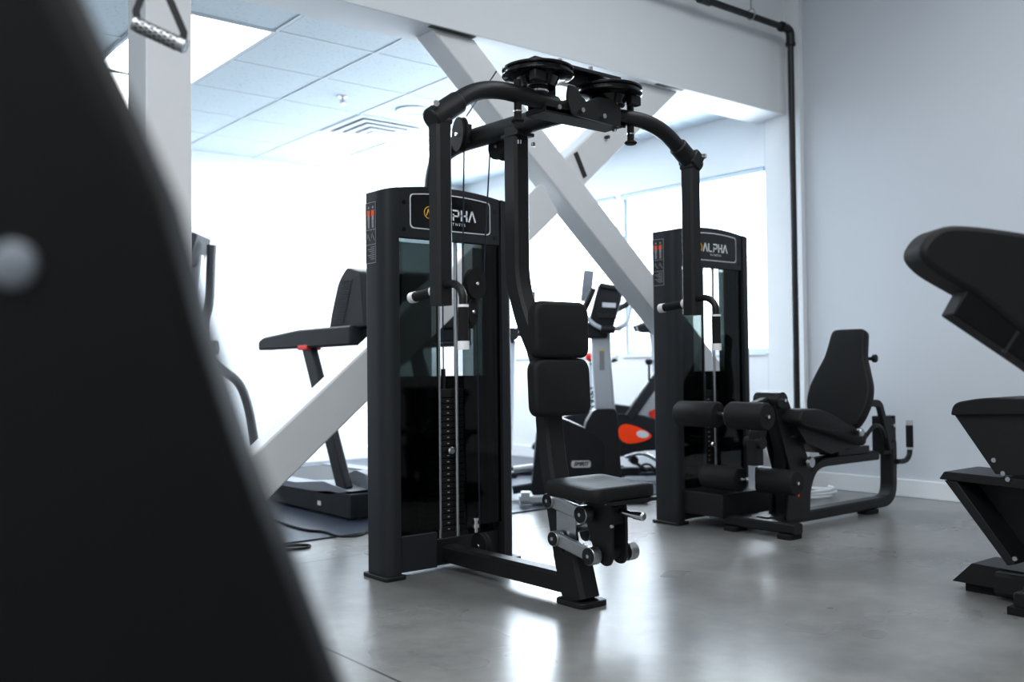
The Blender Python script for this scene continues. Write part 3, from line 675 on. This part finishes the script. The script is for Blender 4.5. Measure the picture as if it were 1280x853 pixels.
for y_, z_, x_ in ((1.565, .498, RX - .1), (1.535, .455, RX - .1), (1.515, .437, RX - .11), (1.50, .17, RX - .105), (1.60, .085, RX - .0)):
    part('frame_bolt', MB().cyl((x_, y_, z_), (x_ - .008, y_, z_), .0085, seg=8), 'steel', RM)

# upper blurred pad, near right (its own machine, cut by the frame edge)
a0 = math.atan2(-.62843, .7778)
UP = root('bench_press_machine', (2.55, 1.0, 0), 'large out of focus black padded machine seat hanging into the right edge', 'gym machine', rz=a0)
# local frame: x = image right, y = away, z up
P = [(-.445, 1.10), (-.40, 1.16), (-.32, 1.163), (-.151, 1.136), (.25, 1.06), (.25, .70), (-.151, .86), (-.305, .994), (-.41, 1.055)]
P = rpoly([(a + .05, b) for a, b in P], [.03, .05, .08, .1, 0, 0, .05, .02, .04], 5)
part('padded_cushion', MB().prism(P, (0, -.1, 0), (1, 0, 0), (0, 0, 1), -.12, 0), 'vinyl', UP, bevel=.02)
part('cushion_bracket', MB().prism([(-.27, 1.02), (-.31, .951), (-.131, .826), (.25, .55), (.25, .85), (-.1, .93)], (0, -.09, 0), (1, 0, 0), (0, 0, 1), -.07, 0), 'slab', UP, bevel=.004)
part('bracket_weld', MB().box((-.175, -.087, .885), (.008, .012, .06), Matrix.Rotation(.6, 3, 'Y')), 'shroud', UP)
part('support_post', MB().tube([(.2, 0, .82), (.3, 0, .5), (.3, 0, .03)], 0, rect=(.08, .08), up=(0, 1, 0)), 'black', UP)
part('floor_foot', MB().box((.3, 0, .02), (.3, .5, .04)), 'black', UP, bevel=.005)

# ------------------------------------------------------------------ near left foreground machine shroud
NL = root('cable_machine', (.6288 * .62 - .7778 * .25, .7778 * .62 + .62843 * .25, 0), 'huge out of focus black machine panel filling the left edge', 'gym machine', rz=a0)
edge = [(-.11, .10), (-.125, .30), (-.138, .46), (-.150, .56), (-.168, .65), (-.192, .73), (-.212, .795), (-.230, .872), (-.2, .948)]
E0 = [(.16, .06), (.085, .3), (.03, .48), (-.02, .60)]
def U(px, d=.6): return (px - 640) / 1212 * d
ed = [(.10, .05), (.04, .25), (-.03, .44), (-.085, .57), (U(405), .646), (U(345), .727), (U(296), .791), (U(244), .871), (U(200), .948), (U(150), 1.005), (U(88), 1.069), (-.31, 1.15), (-.36, 1.27)]
ed = [(a + .25, b) for a, b in ed]
poly = ed + [(-.28, 1.30), (-.45, 1.27), (-.45, .05)]
part('side_panel', MB().prism(poly, (0, .03, 0), (1, 0, 0), (0, 0, 1), 0, .06), 'slab', NL, bevel=.012)
part('panel_bolt', MB().lathe((U(28) + .25, -.03, .905), (0, -1, 0), [(0, .014), (.004, .014), (.007, .008)]), 'grey_plastic', NL)
part('base_frame', MB().box((-.15, .0, .03), (.6, .3, .06)), 'black', NL, bevel=.005)

# hanging handle
HG = root('stirrup_strap', (.722, 2.094, 1.55), 'steel stirrup grip hanging on black straps at the upper left', 'exercise strap')
ga, gb = V((.678, 2.128, 1.590)), V((.765, 2.06, 1.538))
part('grip', MB().tube([ga, gb], .0155, seg=20), 'knurl', HG, label='knurled steel grip')
kn = MB(); gd = (gb - ga).normalized(); gu_ = gd.orthogonal().normalized(); gw = gd.cross(gu_)
for i in range(9):
    for j in range(10):
        a = 2 * PI * (j + .5 * (i % 2)) / 10; n_ = gu_ * math.cos(a) + gw * math.sin(a); t_ = gd.cross(n_)
        kn.box(ga + gd * (.012 + .011 * i) + n_ * .0155, (.0075, .0045, .0012), Matrix((gd, t_, n_)).transposed())
part('grip_knurl_pattern', kn, 'dark', HG)
ap = V((.712, 2.10, 1.72))
d_ = (gb - ga).normalized()
part('strap', MB().tube([ga + d_ * .008, ga + d_ * .004 + V((0, 0, .03)), ap], 0, rect=(.016, .003), up=(.63, .78, 0)), 'black', HG)
part('strap', MB().tube([gb - d_ * .008, gb - d_ * .004 + V((0, 0, .03)), ap], 0, rect=(.016, .003), up=(.63, .78, 0)), 'black', HG)
part('hanging_cable', MB().tube([ap, (.712, 2.10, 3.70)], .003, seg=8), 'cable', HG)
part('swivel_ring', MB().tube([ap + V((.014 * math.cos(a), 0, .014 + .014 * math.sin(a))) for a in [2 * PI * k / 16 for k in range(16)]], .003, seg=6, closed=True), 'chrome', HG)

# ------------------------------------------------------------------ far area: mat, cardio machines
MT = part('rubber_mat', MB().bb(-.6, XW - .02, 4.30, YF - .02, 0, .008), 'rubbermat', org=(2.5, 6, 0)); tag(MT, 'dark rubber mat covering the floor under the cardio machines', 'mat')

TM = root('treadmill', (3.0, 5.2, 0), 'black and grey treadmill partly hidden behind the weight tower', 'treadmill')
x0, x1 = 2.62, 3.42
part('motor_base', MB().prism(rpoly([(4.64, .02), (4.64, .155), (4.90, .155), (5.05, .14), (6.27, .125), (6.27, .03)], .01), (x0, 0, 0), (0, 1, 0), (0, 0, 1), 0, x1 - x0), 'dark_plastic', TM, bevel=.005)
part('motor_cover', MB().prism(rpoly([(4.66, .17), (4.68, .25), (4.80, .265), (5.0, .20), (5.25, .158)], .02), (x0 + .12, 0, 0), (0, 1, 0), (0, 0, 1), 0, x1 - x0 - .24), 'grey_plastic', TM, bevel=.01)
part('side_rail', MB().prism(rpoly([(4.66, .168), (4.95, .20), (5.3, .165), (6.25, .158), (6.25, .13), (4.9, .13)], .01), (x0, 0, 0), (0, 1, 0), (0, 0, 1), 0, .13), 'grey_plastic', TM, bevel=.004)
part('side_rail', MB().prism(rpoly([(4.66, .168), (4.95, .20), (5.3, .165), (6.25, .158), (6.25, .13), (4.9, .13)], .01), (x1 - .13, 0, 0), (0, 1, 0), (0, 0, 1), 0, .13), 'grey_plastic', TM, bevel=.004)
part('running_belt', MB().bb(x0 + .13, x1 - .13, 5.1, 6.23, .13, .152), 'belt', TM)
for xx in (x0 + .035, x1 - .035):
    part('upright', MB().tube([(xx, 4.76, .16), (xx, 5.19, .98)], 0, rect=(.05, .105), up=(0, 1, 0)), 'shroud', TM, bevel=.004)
    h = part('handrail', MB().prism(rpoly([(5.79, .955), (5.79, 1.01), (5.72, 1.035), (5.25, 1.066), (4.62, 1.07), (4.62, .962), (5.1, .958), (5.4, .958)], .015), (xx - .045, 0, 0), (0, 1, 0), (0, 0, 1), 0, .09), 'dark_plastic', TM, bevel=.012)
    part('red_collar', MB().bb(xx - .048, xx + .048, 5.12, 5.24, .945, .975), 'red', h, bevel=.006, label='red collar')
part('console_deck', MB().bb(x0 + .06, x1 - .06, 4.55, 4.95, .98, 1.06), 'dark_plastic', TM, bevel=.015)
hood = rpoly([(4.93, 1.05), (4.90, 1.14), (4.82, 1.32), (4.72, 1.395), (4.58, 1.36), (4.54, 1.06)], [.01, .03, .05, .03, .03, .01], 5)
hd = part('console', MB().prism(hood, (x0 + .03, 0, 0), (0, 1, 0), (0, 0, 1), 0, x1 - x0 - .06), 'dark_plastic', TM, bevel=.02)
gr_ = MB()
for k in range(18): gr_.box((x0 + .028, 4.82 - .006 * k, 1.09 + k * .0135), (.006, .12, .005))
part('vent_grille', gr_, 'shroud', hd)
part('level_sticker', MB().bb(x0 - .001, x0, 4.98, 5.02, .06, .085), 'mark', TM)
part('wheel', MB().cyl((x0 + .02, 4.70, .038), (x0 + .06, 4.70, .038), .03), 'rubber', TM)

# elliptical at the left, behind the column; local u = image right
EL = root('elliptical_trainer', (2.74, 6.91, .008), 'dark elliptical trainer half hidden behind the white column', 'elliptical', rz=a0); EL.scale = (1.1, 1.1, 1.05)
part('moving_handle', MB().tube([(-.035, 0, .95), (-.045, 0, 1.12), (0, 0, 1.25), (.015, 0, 1.66)], .032, fillet=.12), 'shroud', EL)
part('handle_pivot', MB().cyl((-.1, 0, .94), (.045, 0, .94), .05), 'dark_plastic', EL)
part('console_mast', MB().tube([(-.35, .05, .2), (-.20, .05, .9), (-.11, .05, 1.6)], 0, rect=(.1, .07), up=(0, 1, 0)), 'silver', EL)
part('console', MB().prism(rpoly([(-.40, 1.60), (-.10, 1.50), (-.03, 1.72), (-.36, 1.82)], .02), (0, .15, 0), (1, 0, 0), (0, 0, 1), 0, .3), 'dark_plastic', EL, bevel=.01)
part('swing_link', MB().tube([(-.05, 0, .9), (.08, 0, .78), (.2, 0, .70), (.26, 0, .52), (.30, 0, .22)], .032, fillet=.1), 'shroud', EL)
part('foot_pedal', MB().box((.2, 0, .2), (.36, .14, .04)).tube([(-.5, 0, .2), (.4, 0, .18)], 0, rect=(.05, .05)), 'dark_plastic', EL, bevel=.01)
part('drive_housing', MB().prism(rpoly([(-.85, .0), (-.1, .0), (-.15, .35), (-.4, .62), (-.75, .55)], .08), (0, .2, 0), (1, 0, 0), (0, 0, 1), 0, .3), 'dark_plastic', EL, bevel=.03)
part('base_frame', MB().box((-.1, .05, .03), (1.4, .12, .06)).box((.55, .05, .02), (.06, .55, .04)), 'silver', EL, bevel=.01)

# SPIRIT elliptical / bike in the middle, near the mat edge
SB = root('upright_bike', (4.28, 4.40, .008), 'black and white cardio machine with tilted console, behind the pec fly seat', 'exercise bike', rz=a0)
# local: px offset (px-753)/199 m, z
q = lambda px: (px - 753) / 199.0
part('console_mast', MB().tube([(q(757), 0, .50), (q(753), 0, .85), (q(752), 0, 1.16)], 0, rect=(.125, .07), up=(0, 1, 0)), 'white_post', SB, bevel=.006)
part('mast_sticker', MB().bb(q(750), q(756), -.037, -.036, .80, .92), 'mark2', SB); part('mast_warning', MB().bb(q(750), q(756), -.037, -.036, .92, .93), 'tape', SB)
part('mast_boot', MB().prism(rpoly([(q(738), .02), (q(776), .02), (q(770), .56), (q(742), .56), (q(731), .47), (q(728), .25)], [.01, .01, .03, .03, .03, .03]), (0, .08, 0), (1, 0, 0), (0, 0, 1), 0, .16), 'shroud', SB, bevel=.012)
hs = rpoly([(q(662), .02), (q(752), .02), (q(754), .36), (q(735), .43), (q(705), .50), (q(690), .52), (q(672), .47)], [.05, .01, .05, .1, .1, .06, .1], 6)
hsg = part('drive_housing', MB().prism(hs, (0, .13, 0), (1, 0, 0), (0, 0, 1), 0, .22), 'dark_plastic', SB, bevel=.03)
part('housing_badge', MB().prism(rrect(q(712.5), q(736.5), .198, .242, .015), (0, -.0925, 0), (1, 0, 0), (0, 0, 1), 0, .003), 'mark', hsg)
part('badge_lettering', text_mb('SPIRIT', .034, (q(724.5), -.097, .22), (1, 0, 0), (0, 0, 1), .0005, shear=.3, bold=.0012), 'dark', hsg)
cn = rpoly([(q(737), 1.06), (q(765), 1.045), (q(779), 1.30), (q(750), 1.325), (q(742), 1.29)], .012)
cs_ = part('console', MB().prism([(q(736), 1.08), (q(766), 1.045), (q(781), 1.30), (q(750), 1.335)], (0, .03, 0), (1, 0, 0), (0, 0, 1), 0, .1), 'dark_plastic', SB, bevel=.012)
part('console_hood', MB().prism([(q(749), 1.315), (q(781), 1.288), (q(783), 1.312), (q(751), 1.345)], (0, .03, 0), (1, 0, 0), (0, 0, 1), -.02, .13), 'shroud', cs_, bevel=.008)
part('console_plate', MB().box((q(762), -.073, 1.205), (.085, .004, .03), Matrix.Rotation(.06, 3, 'Y')), 'mark', cs_, bevel=.001)
part('console_ridge', MB().box((q(759), -.075, 1.135), (.12, .012, .03), Matrix.Rotation(.04, 3, 'Y')), 'shroud', cs_, bevel=.004)
part('console_cradle', MB().prism(rpoly([(q(730), 1.0), (q(760), 1.0), (q(762), 1.06), (q(733), 1.10), (q(729), 1.06)], .015), (0, .06, 0), (1, 0, 0), (0, 0, 1), 0, .12), 'dark_plastic', SB, bevel=.01)
part('tablet_rack', MB().box((q(738), .1, 1.34), (.065, .012, .2), Matrix.Rotation(.12, 3, 'Y')), 'grey_plastic', cs_)
part('handlebar', MB().tube([(q(724), -.05, 1.22), (q(733), -.08, 1.13), (q(748), -.10, 1.06), (q(770), -.10, 1.05), (q(785), -.05, 1.09), (q(795), .1, 1.24)], .014, fillet=.05), 'white_post', SB)
part('handlebar_grip', MB().tube([(q(729), -.06, 1.16), (q(736), -.07, 1.23), (q(743), -.07, 1.31)], .02, fillet=.03), 'dark_plastic', SB)
part('rear_handlebar', MB().tube([(q(768), .12, 1.18), (q(782), .16, 1.20), (q(795), .16, 1.24), (q(799), .16, 1.31)], .018, fillet=.05), 'dark_plastic', SB)
part('center_grip', MB().tube([(q(751), -.10, 1.055), (q(768), -.10, 1.05)], .024), 'dark_plastic', SB)
part('stabiliser_bar', MB().tube([(q(642), .1, .17), (q(690), .06, .20)], .024), 'silver', SB)
part('rail', MB().tube([(q(640), 0, .055), (q(700), 0, .105)], 0, rect=(.07, .05)), 'cable', SB)
part('floor_tube', MB().tube([(q(648), -.30, .03), (q(700), -.26, .035)], 0, rect=(.05, .045)).box((q(655), -.30, .055), (.05, .08, .05)), 'silver', SB)
part('base_frame', MB().box((q(755), 0, .025), (.5, .5, .045)), 'dark_plastic', SB, bevel=.01)

# spin bike
SP = root('spin_bike', (5.18, 4.86, .008), 'black spin bike with red cut-out frame beside the right weight tower', 'exercise bike', rz=a0)
k7 = 1212 / 7.05; q2 = lambda px: (px - 808) / k7
z7 = lambda py: .84 + (453.5 - py) / k7
Z = lambda a: [(q2(x), z7(y)) for x, y in a]
part('main_frame', MB().prism(rpoly(Z([(766, 514), (800, 517), (838, 528), (838, 560), (800, 562), (770, 570)]), .03), (0, .04, 0), (1, 0, 0), (0, 0, 1), 0, .08), 'dark_plastic', SP, bevel=.01)
ov = [(q2(788) + .14 * math.cos(a) * (1 if math.cos(a) > 0 else .72), z7(541) + .066 * math.sin(a) * (1 - .35 * math.cos(a)) - .014 * math.cos(a)) for a in [2 * PI * k / 32 for k in range(32)]]
part('red_cutout', MB().prism(ov, (0, -.04, 0), (1, 0, 0), (0, 0, 1), 0, .006), 'redorange', SP, label='red oval frame insert')
ov2 = [(q2(801) + .045 * math.cos(a), z7(541) + .027 * math.sin(a) - .1 * .045 * math.cos(a)) for a in [2 * PI * k / 20 for k in range(20)]]
part('cutout_gap', MB().prism(ov2, (0, -.047, 0), (1, 0, 0), (0, 0, 1), 0, .003), 'mark', SP)
part('oblique_tube', MB().tube([(q2(785), 0, z7(520)), (q2(826), 0, z7(464))], 0, rect=(.075, .1), up=(0, 1, 0)), 'shroud', SP)
part('rear_tube', MB().tube([(q2(752), 0, z7(507)), (q2(792), 0, z7(513))], 0, rect=(.06, .07)), 'shroud', SP)
part('handlebar_post', MB().tube([(q2(822), 0, z7(470)), (q2(817), 0, z7(415))], 0, rect=(.06, .06), up=(0, 1, 0)), 'white_post', SP)
part('handlebar', MB().tube([(q2(795), -.1, z7(411)), (q2(812), -.1, z7(404)), (q2(826), 0, z7(406)), (q2(812), .1, z7(404)), (q2(795), .1, z7(410))], .026, fillet=.05).box((q2(812), 0, z7(410)), (.14, .12, .06)), 'dark_plastic', SP)
fw = part('flywheel', MB().lathe((q2(822), .02, z7(522)), (0, -1, 0), [(0, .2), (.004, .205), (.03, .205), (.034, .19), (.034, .12), (.028, .1)], 40), 'silver', SP)
part('flywheel_mark', MB().box((q2(817), -.02, z7(519)), (.05, .004, .09), Matrix.Rotation(-.5, 3, 'Y')), 'red', fw)
part('tension_knob', MB().lathe((q2(810), -.05, z7(455)), (0, 0, 1), [(0, .02), (.03, .03), (.04, .02)]).cyl((q2(810), -.05, z7(475)), (q2(810), -.05, z7(455)), .008), 'dark_plastic', SP)
part('seat_post', MB().tube([(q2(760), 0, z7(508)), (q2(754), 0, z7(455))], 0, rect=(.05, .05), up=(0, 1, 0)), 'shroud', SP)
part('saddle', MB().prism(rpoly(Z([(736, 452), (768, 447), (772, 450), (745, 458)]), .01), (0, .07, 0), (1, 0, 0), (0, 0, 1), 0, .14), 'dark_plastic', SP, bevel=.02)
part('crank', MB().tube([(q2(790), -.06, z7(575)), (q2(805), -.1, z7(585))], .012).cyl((q2(790), .07, z7(573)), (q2(790), -.07, z7(573)), .03), 'dark_plastic', SP)
part('pedal_cage', MB().tube([(q2(803) + .05 * math.cos(a), -.14, z7(583) + .04 * math.sin(a)) for a in [2 * PI * k / 12 for k in range(12)]], .008, seg=6, closed=True).box((q2(803), -.14, z7(588)), (.1, .08, .02)), 'dark_plastic', SP)
part('base_frame', MB().box((q2(800), 0, .06), (.95, .07, .06)).box((q2(880), 0, .03), (.07, .5, .06)).box((q2(724), 0, .03), (.07, .5, .06)), 'shroud', SP, bevel=.008)
part('chrome_arc', MB().tube([(q2(778), -.08, z7(568)), (q2(800), -.08, z7(562)), (q2(822), -.08, z7(575)), (q2(836), -.08, z7(590))], .015, fillet=.1), 'chrome', SP)

# bike behind with a red bottle, seen between the pads and the mast
RB = root('recumbent_bike', (4.75, 5.75, .008), 'exercise bike with red saddle tip half hidden behind the head pad', 'exercise bike', rz=a0)
k8 = 1212 / 7.46; c8 = 640 + 1212 * ((4.75 * .7778 - 5.75 * .62843) / 7.46)
q3 = lambda px: (px - c8) / k8; z8 = lambda py: .84 + (455 - py) / k8
part('saddle', MB().prism(rpoly([(q3(731), z8(441)), (q3(745), z8(441)), (q3(745), z8(452)), (q3(733), z8(451))], .03), (0, .06, 0), (1, 0, 0), (0, 0, 1), 0, .12), 'red', RB, bevel=.02, label='red saddle tip')
part('seat_post', MB().tube([(q3(739), 0, z8(450)), (q3(737), 0, z8(520))], .02), 'white_post', RB)
cg = MB()
for k in range(5): cg.tube([(q3(735), -.04, z8(486 + 7 * k)), (q3(739), -.08, z8(484 + 8 * k)), (q3(743), -.04, z8(488 + 6 * k)), (q3(737), 0, z8(492 + 6 * k))], .007, seg=6)
part('bottle_cage', cg, 'black', RB)
part('frame', MB().prism(rpoly([(q3(660), z8(560)), (q3(760), z8(560)), (q3(750), z8(510)), (q3(700), z8(520))], .05), (0, .08, 0), (1, 0, 0), (0, 0, 1), 0, .16), 'dark_plastic', RB, bevel=.02)
part('handlebar', MB().tube([(q3(654), -.1, z8(418)), (q3(642), -.1, z8(416)), (q3(640), 0, z8(428)), (q3(642), .1, z8(416)), (q3(668), .1, z8(390)), (q3(668), .1, z8(362))], .018, fillet=.04).lathe((q3(641), -.12, z8(417)), (0, 1, 0), [(0, .05), (.06, .05)]), 'dark_plastic', RB)
part('front_post', MB().tube([(q3(641), 0, z8(425)), (q3(634), 0, z8(560))], 0, rect=(.06, .06), up=(0, 1, 0)), 'white_post', RB)
part('base_frame', MB().box((q3(705), 0, .03), (.9, .08, .06)).box((q3(640), 0, .02), (.06, .45, .04)).box((q3(770), 0, .02), (.06, .45, .04)).box((q3(705), 0, .12), (.3, .08, .16)), 'dark_plastic', RB, bevel=.008)

# cables and hose on the floor
C1 = part('power_cord', MB().tube(fil([V(p) for p in ((2.25, 5.35, .014), (2.31, 4.906, .014), (2.294, 4.679, .014), (2.299, 4.51, .014), (2.349, 4.433, .014), (2.329, 4.24, .012), (2.438, 4.228, .006), (2.597, 4.36, .014), (2.75, 4.55, .014))], .08), .006, seg=8), 'rubber', org=(2.35, 4.5, 0)); tag(C1, 'black power cord curving over the mat edge beside the treadmill', 'cable')
C2 = part('power_cord', MB().tube(fil([V(p) for p in ((1.75, 4.22, .006), (1.918, 4.22, .006), (2.06, 4.238, .006), (2.15, 4.183, .006), (2.097, 4.114, .006), (1.98, 4.15, .006), (1.8, 4.16, .006))], .05), .006, seg=8), 'rubber', org=(1.95, 4.18, 0)); tag(C2, 'doubled loop of black cord on the concrete in front of the brace', 'cable')
hp_ = []
for k in range(90):
    a = k * .21; rr = .13 + .02 * math.sin(k * .37); hp_.append((5.22 + rr * 1.3 * math.cos(a), 3.55 + rr * math.sin(a), .012 + .0005 * k))
HO = part('water_hose', MB().tube(hp_, .011, seg=8), 'hose', org=(5.22, 3.55, 0)); tag(HO, 'coiled white hose on the floor behind the leg extension seat', 'hose')

# ------------------------------------------------------------------ camera
cam_d = bpy.data.cameras.new('camera'); cam = bpy.data.objects.new('camera', cam_d); COL.objects.link(cam)
cam_d.sensor_width = 36; cam_d.lens = 1212 / 1280 * 36; cam_d.clip_start = .05
rgt = V((.77779906, -.62842565, -.01047982)); up = -V((.00803726, .02661753, -.99961338)); fw_ = V((.62846164, .77741412, .02575391))
mw = Matrix((rgt, up, -fw_)).transposed().to_4x4(); mw.translation = V((0, 0, .84)); cam.matrix_world = mw
cam_d.dof.use_dof = True; cam_d.dof.focus_distance = 3.55; cam_d.dof.aperture_fstop = .0341 / .0165
sc.camera = cam

# ------------------------------------------------------------------ light
wd = bpy.data.worlds.new('w'); sc.world = wd; wd.use_nodes = True
bg = wd.node_tree.nodes['Background']; bg.inputs[0].default_value = (.9, .96, 1, 1); bg.inputs[1].default_value = 5
def area(name, loc, rot, sx, sy, e, col=(1, 1, 1), spread=PI):
    l = bpy.data.lights.new(name, 'AREA'); l.shape = 'RECTANGLE'; l.size = sx; l.size_y = sy; l.energy = e; l.color = col; l.spread = spread
    o = bpy.data.objects.new(name, l); COL.objects.link(o); o.location = loc; o.rotation_euler = rot; return o
area('window_daylight', (XW + .35, 5.82, 1.6), (0, PI / 2, 0), 1.5, 3.4, 225, (.86, .94, 1))
area('cardio_fill_light', (2.9, 6.3, ZC - .05), (0, 0, 0), 3.5, 2.2, 75, (.92, .97, 1))  # broad fill added over the cardio area, besides the ceiling panels
area('near_fill_light', (-.5, .5, ZN - .05), (0, 0, 0), 3.0, 3.0, 165, (.95, .98, 1))  # unseen fill lamp added to brighten the near room
area('near_fill_light', (3.6, 1.4, ZN - .05), (0, 0, 0), 1.6, 2.4, 55, (.93, .97, 1))  # second added fill, out of view on the right side
sc.view_settings.view_transform = 'Standard'; sc.view_settings.look = 'None'; sc.view_settings.exposure = .25; sc.view_settings.gamma = .91
try:
    sc.cycles.use_denoising = True; sc.cycles.max_bounces = 10; sc.cycles.transparent_max_bounces = 16
    sc.cycles.sample_clamp_indirect = 6; sc.cycles.caustics_reflective = False; sc.cycles.caustics_refractive = False
except Exception: pass
